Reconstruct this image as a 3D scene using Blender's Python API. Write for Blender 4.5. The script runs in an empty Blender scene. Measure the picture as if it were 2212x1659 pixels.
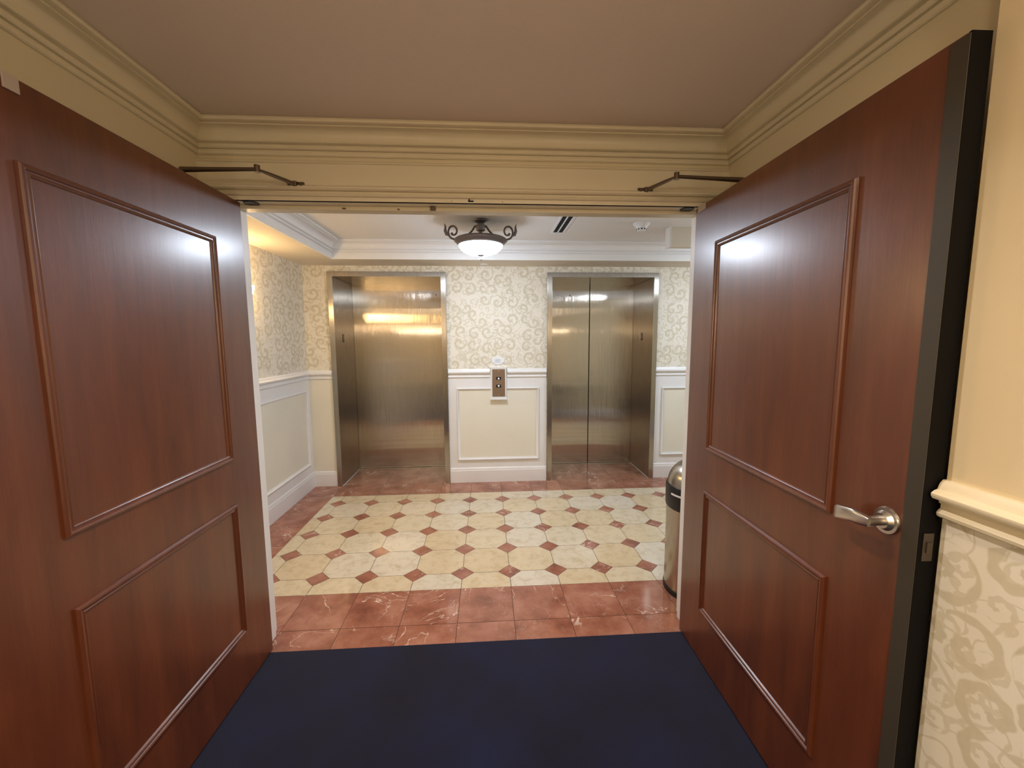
import bpy, bmesh, math, random
from mathutils import Vector, Matrix
PI = math.pi
random.seed(7)
C = bpy.context.scene.collection

# ------------------------------------------------------------------ camera, world, exposure
F_PX = 877.05
CAM = Vector((0.1746, -2.5003, 1.4971))
yaw, pitch, roll = 0.0613, -0.1070, -0.0059
fw = Vector((math.sin(yaw)*math.cos(pitch), math.cos(yaw)*math.cos(pitch), math.sin(pitch)))
r0 = Vector((math.cos(yaw), -math.sin(yaw), 0)); u0 = r0.cross(fw)
rt = r0*math.cos(roll) + u0*math.sin(roll); up = -r0*math.sin(roll) + u0*math.cos(roll)
cd = bpy.data.cameras.new('camera'); cam = bpy.data.objects.new('camera', cd); C.objects.link(cam)
cd.sensor_width = 36.0; cd.sensor_fit = 'HORIZONTAL'; cd.lens = F_PX/2212*36; cd.clip_start = 0.02
cam.matrix_world = Matrix(((rt.x, up.x, -fw.x, CAM.x), (rt.y, up.y, -fw.y, CAM.y), (rt.z, up.z, -fw.z, CAM.z), (0, 0, 0, 1)))
sc = bpy.context.scene
sc.camera = cam
sc.view_settings.view_transform = 'Standard'; sc.view_settings.look = 'None'
sc.view_settings.exposure = 0.0; sc.view_settings.gamma = 1.0; sc.view_settings.use_curve_mapping = False
w = bpy.data.worlds.new('world'); sc.world = w; w.use_nodes = True
w.node_tree.nodes['Background'].inputs[0].default_value = (0.9, 0.8, 0.65, 1)
w.node_tree.nodes['Background'].inputs[1].default_value = 0.02
try:
    sc.cycles.use_denoising = True
    sc.cycles.sample_clamp_indirect = 6.0
    sc.cycles.caustics_reflective = False
except Exception: pass

def area_light(name, loc, size, power, col, rot=(0, 0, 0), spread=PI, shape='DISK'):
    ld = bpy.data.lights.new(name, 'AREA'); ld.shape = shape; ld.size = size; ld.energy = power; ld.color = col; ld.spread = spread
    o = bpy.data.objects.new(name, ld); C.objects.link(o); o.location = loc; o.rotation_euler = rot
    return o
WARM = (1.0, 0.84, 0.66)
# recessed corridor downlights behind the viewpoint (each sits in its own fixture, built below)
DOWN = [(0.62, -2.75), (0.13, -4.4), (0.13, -6.0)]
POWER_DOWN = [16, 27, 22]
for (dx, dy), pw in zip(DOWN, POWER_DOWN):
    area_light('downlight_lamp', (dx, dy, 2.385), 0.13, pw, (1.0, 0.79, 0.55) if pw == POWER_DOWN[0] else WARM)
area_light('downlight_lamp', (0.135, -1.385, 2.386), 0.05, 11.5, (1.0, 0.86, 0.74), spread=math.radians(132))
LAMP = (0.139, 0.68)
LAMP_STRENGTH = 80.0
SCONCE_STRENGTH = 60.0

# ------------------------------------------------------------------ materials
def lin(c):
    return tuple(((v/255)/12.92 if v/255 <= 0.04045 else ((v/255+0.055)/1.055)**2.4) for v in c) + (1,)
class NT:
    def __init__(s, name):
        s.m = bpy.data.materials.new(name); s.m.use_nodes = True; s.t = s.m.node_tree
        s.b = s.t.nodes['Principled BSDF']
    def n(s, typ, **k):
        x = s.t.nodes.new(typ)
        for a, v in k.items(): setattr(x, a, v)
        return x
    def l(s, a, b): s.t.links.new(a, b)
    def set(s, key, v):
        i = s.b.inputs[key]
        if hasattr(v, 'links') or hasattr(v, 'is_linked'): s.l(v, i)
        else: i.default_value = v
    def math(s, op, a, b=None, c=None, clamp=False):
        x = s.n('ShaderNodeMath', operation=op); x.use_clamp = clamp
        for i, v in enumerate((a, b, c)):
            if v is None: continue
            if isinstance(v, (int, float)): x.inputs[i].default_value = v
            else: s.l(v, x.inputs[i])
        return x.outputs[0]
    def ramp(s, fac, stops):
        x = s.n('ShaderNodeValToRGB'); e = x.color_ramp.elements
        while len(e) < len(stops): e.new(0.5)
        for k, (p, c) in enumerate(stops): e[k].position = p; e[k].color = c
        s.l(fac, x.inputs[0]); return x.outputs[0]
    def mix(s, fac, a, b):
        x = s.n('ShaderNodeMix', data_type='RGBA')
        for i, v in ((0, fac), (6, a), (7, b)):
            if isinstance(v, (int, float, tuple)): x.inputs[i].default_value = v
            else: s.l(v, x.inputs[i])
        return x.outputs[2]
    def pos(s, scale=(1, 1, 1), obj=False):
        if obj: o = s.n('ShaderNodeTexCoord').outputs['Object']
        else: o = s.n('ShaderNodeNewGeometry').outputs['Position']
        x = s.n('ShaderNodeMapping'); x.inputs['Scale'].default_value = scale; s.l(o, x.inputs[0]); return x.outputs[0]
    def noise(s, vec, scale, detail=3, rough=0.5, dist=0.0):
        x = s.n('ShaderNodeTexNoise'); s.l(vec, x.inputs['Vector'])
        x.inputs['Scale'].default_value = scale; x.inputs['Detail'].default_value = detail
        x.inputs['Roughness'].default_value = rough; x.inputs['Distortion'].default_value = dist
        return x.outputs['Fac']
    def bump(s, h, strength, dist=0.01):
        x = s.n('ShaderNodeBump'); x.inputs['Strength'].default_value = strength; x.inputs['Distance'].default_value = dist
        s.l(h, x.inputs['Height']); s.l(x.outputs[0], s.b.inputs['Normal'])

def plain(name, rgb, rough=0.5, metal=0.0, spec=0.5, coat=0.0, grain=0.0):
    n = NT(name); n.set('Roughness', rough); n.set('Metallic', metal); n.set('Specular IOR Level', spec); n.set('Coat Weight', coat)
    c = lin(rgb)
    if grain:
        f = n.noise(n.pos(), grain, 3)
        n.set('Base Color', n.mix(f, tuple(v*0.93 for v in c[:3])+(1,), tuple(min(1, v*1.05) for v in c[:3])+(1,)))
    else: n.set('Base Color', c)
    return n.m
def emit(name, rgb, strength, base=(0.9, 0.9, 0.9, 1)):
    n = NT(name); n.set('Base Color', base); n.set('Emission Color', rgb+(1,)); n.set('Emission Strength', strength); n.set('Roughness', 0.2)
    return n.m

def wallpaper(name, ground, motif):
    n = NT(name)
    g = n.n('ShaderNodeNewGeometry'); sp = n.n('ShaderNodeSeparateXYZ'); n.l(g.outputs['Position'], sp.inputs[0])
    u = n.math('ADD', sp.outputs[0], sp.outputs[1])
    cb = n.n('ShaderNodeCombineXYZ'); n.l(u, cb.inputs[0]); n.l(sp.outputs[2], cb.inputs[1])
    def spirals(scale, pitch, rmax, turns, w0, off):
        mp = n.n('ShaderNodeMapping'); mp.inputs['Location'].default_value = off; n.l(cb.outputs[0], mp.inputs[0])
        v = n.n('ShaderNodeTexVoronoi', voronoi_dimensions='2D'); v.inputs['Scale'].default_value = scale; v.inputs['Randomness'].default_value = 0.8
        n.l(mp.outputs[0], v.inputs['Vector'])
        d = n.n('ShaderNodeVectorMath', operation='SUBTRACT'); n.l(mp.outputs[0], d.inputs[0]); n.l(v.outputs['Position'], d.inputs[1])
        s2 = n.n('ShaderNodeSeparateXYZ'); n.l(d.outputs[0], s2.inputs[0])
        cs = n.n('ShaderNodeSeparateColor'); n.l(v.outputs['Color'], cs.inputs[0])
        flip = n.math('SUBTRACT', n.math('MULTIPLY', n.math('GREATER_THAN', cs.outputs[1], 0.5), 2.0), 1.0)
        y = n.math('MULTIPLY', s2.outputs[1], flip)
        r = n.math('SQRT', n.math('ADD', n.math('MULTIPLY', s2.outputs[0], s2.outputs[0]), n.math('MULTIPLY', y, y)))
        th = n.math('ADD', n.math('DIVIDE', n.math('ARCTAN2', y, s2.outputs[0]), 2*PI), n.math('MULTIPLY', cs.outputs[0], 1.0))
        tt = n.math('FRACT', n.math('SUBTRACT', th, n.math('DIVIDE', r, pitch)))
        band = n.math('ABSOLUTE', n.math('SUBTRACT', tt, 0.5))
        leaf = n.math('MULTIPLY', n.math('SINE', n.math('MULTIPLY', th, 2*PI*7)), 0.045)
        wd = n.math('ADD', n.math('ADD', w0, leaf), n.math('MULTIPLY', r, -0.9))
        inb = n.math('MULTIPLY', n.math('SUBTRACT', wd, band), 14.0, clamp=True)
        disc = n.math('MULTIPLY', n.math('SUBTRACT', rmax, r), 250.0, clamp=True)
        return n.math('MULTIPLY', inb, disc)
    a = spirals(7.2, 0.060, 0.074, 1.2, 0.27, (0, 0, 0))
    b = spirals(12.5, 0.034, 0.034, 1, 0.24, (0.37, 0.21, 0))
    nz = n.noise(cb.outputs[0], 9.0, 1.5, 0.4, 1.2)
    vine = n.math('MULTIPLY', n.math('SUBTRACT', 0.024, n.math('ABSOLUTE', n.math('SUBTRACT', nz, 0.5))), 90.0, clamp=True)
    m = n.math('MAXIMUM', a, n.math('MULTIPLY', n.math('MAXIMUM', b, vine), 0.75))
    soft = n.noise(cb.outputs[0], 60, 2)
    col = n.mix(n.math('MULTIPLY', m, n.math('ADD', 0.72, n.math('MULTIPLY', soft, 0.4))), lin(ground), lin(motif))
    n.set('Base Color', col); n.set('Roughness', 0.55); n.set('Specular IOR Level', 0.3)
    return n.m

def red_marble():
    n = NT('red_marble')
    at = n.n('ShaderNodeVertexColor', layer_name='tile'); cs = n.n('ShaderNodeSeparateColor'); n.l(at.outputs[0], cs.inputs[0])
    p = n.n('ShaderNodeVectorMath', operation='ADD'); n.l(n.pos(), p.inputs[0])
    sh = n.n('ShaderNodeCombineXYZ'); n.l(n.math('MULTIPLY', cs.outputs[0], 9.0), sh.inputs[0]); n.l(n.math('MULTIPLY', cs.outputs[1], 7.0), sh.inputs[1])
    n.l(sh.outputs[0], p.inputs[1]); P = p.outputs[0]
    base = n.ramp(n.noise(P, 5, 6, 0.6), [(0.32, lin((128, 80, 64))), (0.5, lin((158, 104, 84))), (0.72, lin((182, 132, 112)))])
    f1 = n.noise(P, 2.6, 4, 0.55, 1.6)
    v1 = n.math('MULTIPLY', n.math('SUBTRACT', 0.009, n.math('ABSOLUTE', n.math('SUBTRACT', f1, 0.5))), 150, clamp=True)
    gate = n.math('MULTIPLY', n.math('SUBTRACT', n.noise(P, 3.1, 2), 0.47), 9, clamp=True)
    f2 = n.noise(P, 6.5, 5, 0.6, 2.2)
    v2 = n.math('MULTIPLY', n.math('SUBTRACT', 0.010, n.math('ABSOLUTE', n.math('SUBTRACT', f2, 0.47))), 70, clamp=True)
    gate2 = n.math('MULTIPLY', n.math('SUBTRACT', n.noise(P, 2.2, 3), 0.53), 8, clamp=True)
    cl = n.math('MULTIPLY', n.math('SUBTRACT', n.noise(P, 9, 6, 0.7, 0.6), 0.60), 3.2, clamp=True)
    v = n.math('MAXIMUM', n.math('MULTIPLY', n.math('MULTIPLY', v1, gate), n.math('MULTIPLY', n.noise(P, 20, 3), 1.5, clamp=True)), n.math('MULTIPLY', n.math('MULTIPLY', v2, gate2), 0.5))
    v = n.math('MAXIMUM', v, n.math('MULTIPLY', cl, 0.55))
    n.set('Base Color', n.mix(v, base, lin((226, 204, 188))))
    n.set('Roughness', 0.11); n.set('Specular IOR Level', 0.5)
    return n.m
def cream_marble():
    n = NT('cream_marble')
    at = n.n('ShaderNodeVertexColor', layer_name='tile'); cs = n.n('ShaderNodeSeparateColor'); n.l(at.outputs[0], cs.inputs[0])
    p = n.n('ShaderNodeVectorMath', operation='ADD'); n.l(n.pos(), p.inputs[0])
    sh = n.n('ShaderNodeCombineXYZ'); n.l(n.math('MULTIPLY', cs.outputs[0], 9.0), sh.inputs[0]); n.l(sh.outputs[0], p.inputs[1]); P = p.outputs[0]
    tone = n.ramp(cs.outputs[1], [(0.0, lin((212, 192, 158))), (0.5, lin((216, 201, 172))), (1.0, lin((216, 207, 190)))])
    sp = n.math('MULTIPLY', n.math('SUBTRACT', n.noise(P, 14, 7, 0.68, 0.3), 0.47), 4.0, clamp=True)
    sp2 = n.math('MULTIPLY', n.math('SUBTRACT', n.noise(P, 4, 4, 0.6), 0.52), 2.2, clamp=True)
    c = n.mix(n.math('MULTIPLY', sp, 0.6), tone, lin((172, 146, 98)))
    c = n.mix(n.math('MULTIPLY', sp2, 0.4), c, lin((226, 216, 190)))
    n.set('Base Color', c); n.set('Roughness', 0.11)
    return n.m
def wood(name='mahogany'):
    n = NT(name)
    P = n.pos((6, 6, 0.8), obj=True)
    a = n.noise(P, 2.2, 5, 0.6, 0.4); b = n.noise(n.pos((60, 60, 1.6), obj=True), 3.0, 4, 0.7)
    f = n.math('ADD', n.math('MULTIPLY', a, 0.78), n.math('MULTIPLY', b, 0.22))
    col = n.ramp(f, [(0.30, lin((76, 37, 18))), (0.5, lin((93, 46, 22))), (0.72, lin((108, 57, 29)))])
    n.set('Base Color', col); n.set('Specular IOR Level', 0.42)
    n.set('Roughness', n.math('ADD', 0.34, n.math('MULTIPLY', b, 0.10)))
    n.set('Coat Weight', 0.75); n.set('Coat Roughness', 0.24)
    n.bump(n.noise(n.pos((18, 18, 1.6), obj=True), 2.4, 5, 0.7), 0.17, 0.004)
    return n.m
def steel(name, rgb=(150, 140, 124), rough=0.24, aniso=0.75, rot=0.0, wave=0.0):
    n = NT(name); n.set('Metallic', 1.0)
    P = n.pos((120, 120, 0.8), obj=True)
    f = n.noise(P, 3.0, 3, 0.6)
    n.set('Base Color', n.mix(f, lin(tuple(int(v*0.96) for v in rgb)), lin(tuple(min(255, int(v*1.04)) for v in rgb))))
    n.set('Roughness', n.math('ADD', rough-0.03, n.math('MULTIPLY', f, 0.06)))
    n.set('Anisotropic', aniso); n.set('Anisotropic Rotation', rot)
    t = n.n('ShaderNodeCombineXYZ'); t.inputs[2].default_value = 1.0; n.l(t.outputs[0], n.b.inputs['Tangent'])
    if wave:
        fine = n.noise(n.pos((700, 700, 1.5), obj=True), 1.0, 2, 0.5)
        wv = n.noise(n.pos((1.2, 1.2, 2.2), obj=True), 1.6, 1.5, 0.4)
        b1 = n.n('ShaderNodeBump'); b1.inputs['Strength'].default_value = wave; b1.inputs['Distance'].default_value = 0.02; n.l(wv, b1.inputs['Height'])
        b2 = n.n('ShaderNodeBump'); b2.inputs['Strength'].default_value = 1.0; b2.inputs['Distance'].default_value = 0.0006; n.l(fine, b2.inputs['Height']); n.l(b1.outputs[0], b2.inputs['Normal']); n.l(b2.outputs[0], n.b.inputs['Normal'])
    return n.m
def carpet():
    n = NT('navy_carpet')
    f = n.noise(n.pos(), 1.6, 5, 0.65); g = n.noise(n.pos(), 900, 2, 0.6)
    c = n.ramp(f, [(0.35, lin((7, 11, 34))), (0.65, lin((16, 26, 64)))])
    c = n.mix(n.math('MULTIPLY', g, 0.5), c, lin((8, 12, 38)))
    pt = n.n('ShaderNodeVectorMath', operation='DISTANCE'); n.l(n.pos(), pt.inputs[0]); pt.inputs[1].default_value = (0.56, -0.83, 0.0)
    st = n.math('MULTIPLY', n.math('SUBTRACT', 0.020, pt.outputs['Value']), 90, clamp=True)
    c = n.mix(n.math('MULTIPLY', st, 0.55), c, lin((9, 11, 24)))
    n.set('Base Color', c); n.set('Roughness', 0.95); n.set('Specular IOR Level', 0.1)
    n.set('Sheen Weight', 0.15); n.bump(g, 0.5, 0.004)
    return n.m

M = {}
M['paper'] = wallpaper('damask_wallpaper', (231, 226, 213), (206, 198, 176))
M['paint_cream'] = plain('cream_paint', (222, 206, 172), 0.6, grain=3)
M['paint_corr'] = plain('corridor_wall_paint', (220, 210, 182), 0.42, grain=3)
M['ceil_corr'] = plain('corridor_ceiling_paint', (224, 212, 204), 0.8, grain=250)
M['trim_corr'] = plain('corridor_trim_paint', (224, 216, 192), 0.36, grain=4)
M['rail_corr'] = plain('corridor_rail_paint', (232, 222, 196), 0.32)
M['white'] = plain('white_trim_paint', (232, 232, 232), 0.32, grain=4)
M['panel'] = plain('cream_panel_paint', (231, 227, 212), 0.45, grain=3)
M['ceil'] = plain('lobby_ceiling_paint', (230, 228, 226), 0.8, grain=60)
M['soffit'] = plain('lobby_soffit_paint', (226, 218, 204), 0.75, grain=6)
M['red'] = red_marble(); M['cream'] = cream_marble()
M['grout'] = plain('dark_grout', (46, 34, 26), 0.8)
M['carpet'] = carpet()
M['wood'] = wood()
M['edge_shade'] = plain('shade_black_door_edge', (8, 7, 8), 0.7, spec=0.15)  # shade on the free door edge put into the colour
M['steel'] = steel('brushed_steel_doors', (196, 188, 177), 0.13, 1.0, 0.25, 0.03)
M['steel2'] = steel('brushed_steel_wavy_doors', (196, 188, 177), 0.12, 1.0, 0.25, 0.10)
M['steel_frame'] = steel('brushed_steel_frame', (176, 170, 160), 0.28, 0.95, 0.25)
M['steel_soffit'] = plain('steel_head_underside', (176, 170, 160), 0.25, 1.0)
M['chrome'] = plain('satin_chrome', (208, 203, 196), 0.30, 1.0)
M['can'] = steel('brushed_can_steel', (176, 170, 160), 0.26, 0.5, 0.25)
M['latchm'] = plain('dull_latch_metal', (90, 80, 72), 0.5, 0.6)
M['black'] = plain('black_plastic', (18, 18, 20), 0.4)
M['dark'] = plain('dark_void', (8, 7, 7), 0.9)
M['bronze'] = plain('bronze_plate', (134, 112, 92), 0.42, 0.35)
M['iron'] = plain('dark_pewter_metal', (120, 114, 112), 0.42, 0.6, grain=40)
M['closer'] = plain('dull_bronze_metal', (112, 98, 84), 0.35, 0.85)
M['whitepl'] = plain('white_plastic', (232, 234, 238), 0.35)
M['grey_strip'] = plain('grey_green_edge_strip', (56, 51, 42), 0.55)
M['label'] = plain('pale_sticker', (178, 168, 160), 0.6)
M['ink'] = plain('grey_blue_ink', (140, 150, 172), 0.6)
M['bowl'] = emit('lit_white_glass', (0.77, 0.865, 1.0), LAMP_STRENGTH)
M['sconce'] = emit('lit_warm_glass', (1.0, 0.66, 0.30), SCONCE_STRENGTH)
M['sconce_fill'] = emit('fill_sconce_glass', (1.0, 0.80, 0.58), 120.0)  # glow of the added corridor fill sconces
M['sconce3'] = emit('lit_soft_warm_glass', (1.0, 0.70, 0.42), 12.0)
M['lens'] = emit('small_lamp_lens', (1.0, 0.78, 0.76), 45.0)
M['lens2'] = emit('downlight_lens', (1.0, 0.8, 0.56), 6.0)
M['brass'] = plain('antique_brass', (150, 118, 70), 0.3, 0.9)
M['arrow'] = emit('lit_arrow', (1.0, 0.97, 0.9), 0.8)

# ------------------------------------------------------------------ mesh builder
class MB:
    def __init__(s): s.v = []; s.f = []; s.mi = []; s.col = []
    def add(s, vs, fs, mi=0):
        k = len(s.v); s.v += [tuple(p) for p in vs]; s.f += [tuple(i+k for i in f) for f in fs]; s.mi += [mi]*len(fs)
    def box(s, x0, x1, y0, y1, z0, z1, mi=0):
        vs = [(x0, y0, z0), (x1, y0, z0), (x1, y1, z0), (x0, y1, z0), (x0, y0, z1), (x1, y0, z1), (x1, y1, z1), (x0, y1, z1)]
        s.add(vs, [(0, 3, 2, 1), (4, 5, 6, 7), (0, 1, 5, 4), (1, 2, 6, 5), (2, 3, 7, 6), (3, 0, 4, 7)], mi); return s
    def cyl(s, c, axis, r0, r1, h, n=32, mi=0):
        a = Vector(axis).normalized(); t = Vector((0, 0, 1)) if abs(a.z) < 0.9 else Vector((1, 0, 0))
        p = a.cross(t).normalized(); q = a.cross(p); c = Vector(c); vs = []
        for k in range(n):
            d = p*math.cos(2*PI*k/n) + q*math.sin(2*PI*k/n); vs += [c+d*r0, c+a*h+d*r1]
        fs = [(2*k, 2*((k+1) % n), 2*((k+1) % n)+1, 2*k+1) for k in range(n)]
        fs += [tuple(2*k for k in range(n))[::-1], tuple(2*k+1 for k in range(n))]
        s.add(vs, fs, mi); return s
    def lathe(s, c, prof, n=48, a0=0, a1=2*PI, mi=0, axis='z'):
        full = abs(a1-a0-2*PI) < 1e-6; m = n if full else n+1; vs = []
        for k in range(m):
            a = a0+(a1-a0)*k/n
            for r, z in prof:
                vs.append((c[0]+r*math.cos(a), c[1]+r*math.sin(a), c[2]+z))
        L = len(prof); fs = []
        for k in range(n):
            k2 = (k+1) % m
            for j in range(L-1): fs.append((k*L+j, k2*L+j, k2*L+j+1, k*L+j+1))
        s.add(vs, fs, mi); return s
    def tube(s, pts, rad, n=10, mi=0, cap=True, flat=1.0):
        pts = [Vector(p) for p in pts]; rad = rad if isinstance(rad, (list, tuple)) else [rad]*len(pts)
        vs = []; prev = None
        for i, p in enumerate(pts):
            d = (pts[min(i+1, len(pts)-1)]-pts[max(i-1, 0)]).normalized()
            if prev is None:
                t = Vector((0, 0, 1)) if abs(d.z) < 0.9 else Vector((1, 0, 0)); nrm = (t-d*t.dot(d)).normalized()
            else: nrm = (prev-d*prev.dot(d)).normalized()
            prev = nrm; b = d.cross(nrm)
            for k in range(n):
                a = 2*PI*k/n; vs.append(p+(nrm*math.cos(a)+b*math.sin(a)*flat)*rad[i])
        fs = [(i*n+k, i*n+(k+1) % n, (i+1)*n+(k+1) % n, (i+1)*n+k) for i in range(len(pts)-1) for k in range(n)]
        if cap: fs += [tuple(range(n))[::-1], tuple((len(pts)-1)*n+k for k in range(n))]
        s.add(vs, fs, mi); return s
    def sweep(s, path, prof, side=1, closed=False, mi=0, wrap=True):
        """profile (p, z) swept along a plan path; p = distance out to the left (side=1) or right (-1); mitred"""
        n = len(path); vs = []
        P = [Vector((a[0], a[1])) for a in path]
        for i in range(n):
            def nd(a, b):
                d = (b-a).normalized(); return Vector((-d.y, d.x))*side
            if closed: n1 = nd(P[i-1], P[i]); n2 = nd(P[i], P[(i+1) % n])
            else:
                n1 = nd(P[i-1], P[i]) if i > 0 else nd(P[i], P[i+1]); n2 = nd(P[i], P[i+1]) if i < n-1 else n1
            mdir = (n1+n2)/(1+n1.dot(n2))
            for p, z in prof: vs.append((P[i].x+mdir.x*p, P[i].y+mdir.y*p, z))
        L = len(prof); fs = []
        for i in range(n if closed else n-1):
            i2 = (i+1) % n
            for j in range(L if wrap else L-1): fs.append((i*L+j, i2*L+j, i2*L+(j+1) % L, i*L+(j+1) % L))
        if not closed: fs += [tuple(range(L)), tuple((n-1)*L+j for j in range(L))[::-1]]
        s.add(vs, fs, mi); return s
    def ring(s, O, U, V, N, x0, x1, y0, y1, prof, mi=0):
        """moulding frame: profile (inset, height) round the rectangle x0..x1, y0..y1 in the plane O+U,V with normal N"""
        O, U, V, N = Vector(O), Vector(U), Vector(V), Vector(N); vs = []
        for p, h in prof:
            for (x, y) in ((x0+p, y0+p), (x1-p, y0+p), (x1-p, y1-p), (x0+p, y1-p)): vs.append(O+U*x+V*y+N*h)
        fs = []
        for j in range(len(prof)-1):
            for k in range(4): fs.append((4*j+k, 4*j+(k+1) % 4, 4*j+4+(k+1) % 4, 4*j+4+k))
        s.add(vs, fs, mi); return s
    def build(s, name, mats, parent=None, smooth=False, bevel=0, cols=None):
        me = bpy.data.meshes.new(name); me.from_pydata(s.v, [], s.f)
        if not isinstance(mats, (list, tuple)): mats = [mats]
        for m in mats: me.materials.append(M[m] if isinstance(m, str) else m)
        me.polygons.foreach_set('material_index', s.mi)
        if cols:
            ca = me.color_attributes.new('tile', 'FLOAT_COLOR', 'CORNER'); i = 0
            for p, c in zip(me.polygons, cols):
                for li in p.loop_indices: ca.data[li].color = (c[0], c[1], c[2], 1)
        else:
            bm = bmesh.new(); bm.from_mesh(me); bmesh.ops.recalc_face_normals(bm, faces=bm.faces); bm.to_mesh(me); bm.free()
        if smooth:
            me.polygons.foreach_set('use_smooth', [True]*len(me.polygons))
            try: me.set_sharp_from_angle(angle=math.radians(35))
            except Exception: pass
        me.update()
        o = bpy.data.objects.new(name, me); C.objects.link(o)
        if parent: o.parent = parent
        if bevel:
            b = o.modifiers.new('bevel', 'BEVEL'); b.width = bevel; b.segments = 2; b.limit_method = 'ANGLE'
        return o
def tag(o, label, cat, group=None, kind=None):
    o['label'] = label; o['category'] = cat
    if group: o['group'] = group
    if kind: o['kind'] = kind
    return o
def thing(name, label, cat, loc=(0, 0, 0), rz=0.0, group=None, kind=None):
    o = bpy.data.objects.new(name, None); C.objects.link(o); o.location = loc; o.rotation_euler = (0, 0, rz); o.empty_display_size = 0.05
    return tag(o, label, cat, group, kind)
def struct(o, label, cat): return tag(o, label, cat, kind='structure')

# ------------------------------------------------------------------ key dimensions
YC, YL = -0.614, -0.470            # corridor face and lobby face of the wall between
YB = 1.709                         # elevator wall
XL, XR = -1.63, 3.90               # lobby side walls
CL, CR = -1.035, 1.290             # door niche walls in the corridor
NL, NR, YN = -0.925, 1.173, -1.702 # narrower corridor further back
YE = -7.0
ZC = 2.405; ZL = 2.40; ZS = 2.242
T = 0.3048
JL, JR = -0.933, 1.201             # door rabbet
HZ = 2.103
EL = (-1.337, -0.280); ER = (0.850, 1.911); ED = 2.270; EH = 2.135   # elevator openings

# ------------------------------------------------------------------ floors
struct(MB().box(NL-0.05, NR+0.05, YE-0.1, YN, -0.08, 0.002).box(CL-0.02, CR+0.02, YN, YC-0.001, -0.08, 0.002).build('floor_corridor', 'carpet'), 'dark navy blue carpet running up to the marble threshold', 'carpet')
def tiled_floor():
    b = MB(); cols = []
    def poly(pts, mi):
        if len(pts) < 3: return
        k = len(b.v); z = 0.0
        b.v += [(p[0], p[1], z) for p in pts]; b.f.append(tuple(range(k, k+len(pts)))); b.mi.append(mi); cols.append((random.random(), random.random(), random.random()))
    g = 0.0015
    def clip(pts, x0, x1, y0, y1):
        for ax, lim, sg in ((0, x0, 1), (0, x1, -1), (1, y0, 1), (1, y1, -1)):
            out = []
            for i in range(len(pts)):
                a, c = pts[i-1], pts[i]; da = (a[ax]-lim)*sg; dc = (c[ax]-lim)*sg
                if (da >= 0) != (dc >= 0):
                    t = da/(da-dc); out.append((a[0]+(c[0]-a[0])*t, a[1]+(c[1]-a[1])*t))
                if dc >= 0: out.append(c)
            pts = out
            if not pts: return []
        return pts
    fx0, fx1, fy0, fy1 = -1.331, 3.60, -0.166, 1.400
    h = 0.0725
    for i in range(-6, 13):
        for j in range(-2, 6):
            x, y = i*T, j*T
            d = h-g*0.5
            poly(clip([(x-d, y), (x, y-d), (x+d, y), (x, y+d)], fx0, fx1, fy0, fy1), 1)
            a = T-g; k = h+g
            o = [(x+k, y+g), (x+T-k, y+g), (x+T-g, y+k), (x+T-g, y+T-k), (x+T-k, y+T-g), (x+k, y+T-g), (x+g, y+T-k), (x+g, y+k)]
            poly(clip(o, fx0+g/2, fx1-g/2, fy0+g/2, fy1-g/2), 0)
    def rect(x0, x1, y0, y1):
        g2 = 0.0012
        if x1-x0 > 0.01 and y1-y0 > 0.01: poly([(x0+g2, y0+g2), (x1-g2, y0+g2), (x1-g2, y1-g2), (x0+g2, y1-g2)], 1)
    xs = [XL] + [fx0] + [k*T for k in range(-4, 12)] + [fx1] + [XR]
    # front rows with the threshold inside the doorway, back row, elevator recess floors
    def row(y0, y1, xa, xb, off=0.0):
        pts = sorted([xa, xb]+[v+off for v in [fx0]+[k*T for k in range(-4, 14)]]); pts = [p for p in pts if xa-1e-6 <= p <= xb+1e-6]
        for p, q in zip(pts[:-1], pts[1:]): rect(p, q, y0, y1)
    row(YL, fy0, XL, XR); row(YC, YL, -0.96, 1.225)
    row(fy1, YB, XL, XR)
    row(YB, YB+T*0.95, EL[0]-0.05, EL[1]+0.05); row(YB+T*0.95, ED+0.05, EL[0]-0.05, EL[1]+0.05)
    row(YB, YB+T*0.95, ER[0]-0.05, ER[1]+0.05); row(YB+T*0.95, ED+0.05, ER[0]-0.05, ER[1]+0.05)
    y = fy0
    while y < fy1-1e-6:
        y2 = min(y+T, fy1); rect(XL, fx0, y, y2); rect(fx1, XR, y, y2); y = y2
    return b, cols
fb, fc = tiled_floor()
n0 = len(fb.f)
fb.box(XL-0.1, XR+0.1, YL, YB+0.1, -0.08, -0.0012, 2); fb.box(-0.96, 1.225, YC, YL, -0.08, -0.0012, 2); fb.box(EL[0]-0.05, ER[1]+0.05, YB+0.1, ED+0.1, -0.08, -0.0012, 2)
fc += [(0.5, 0.5, 0.5)]*(len(fb.f)-n0)
struct(fb.build('floor_lobby', ['cream', 'red', 'grout'], cols=fc), 'polished lobby floor of cream octagon marble tiles with small red diamonds and red border', 'floor')

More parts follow.
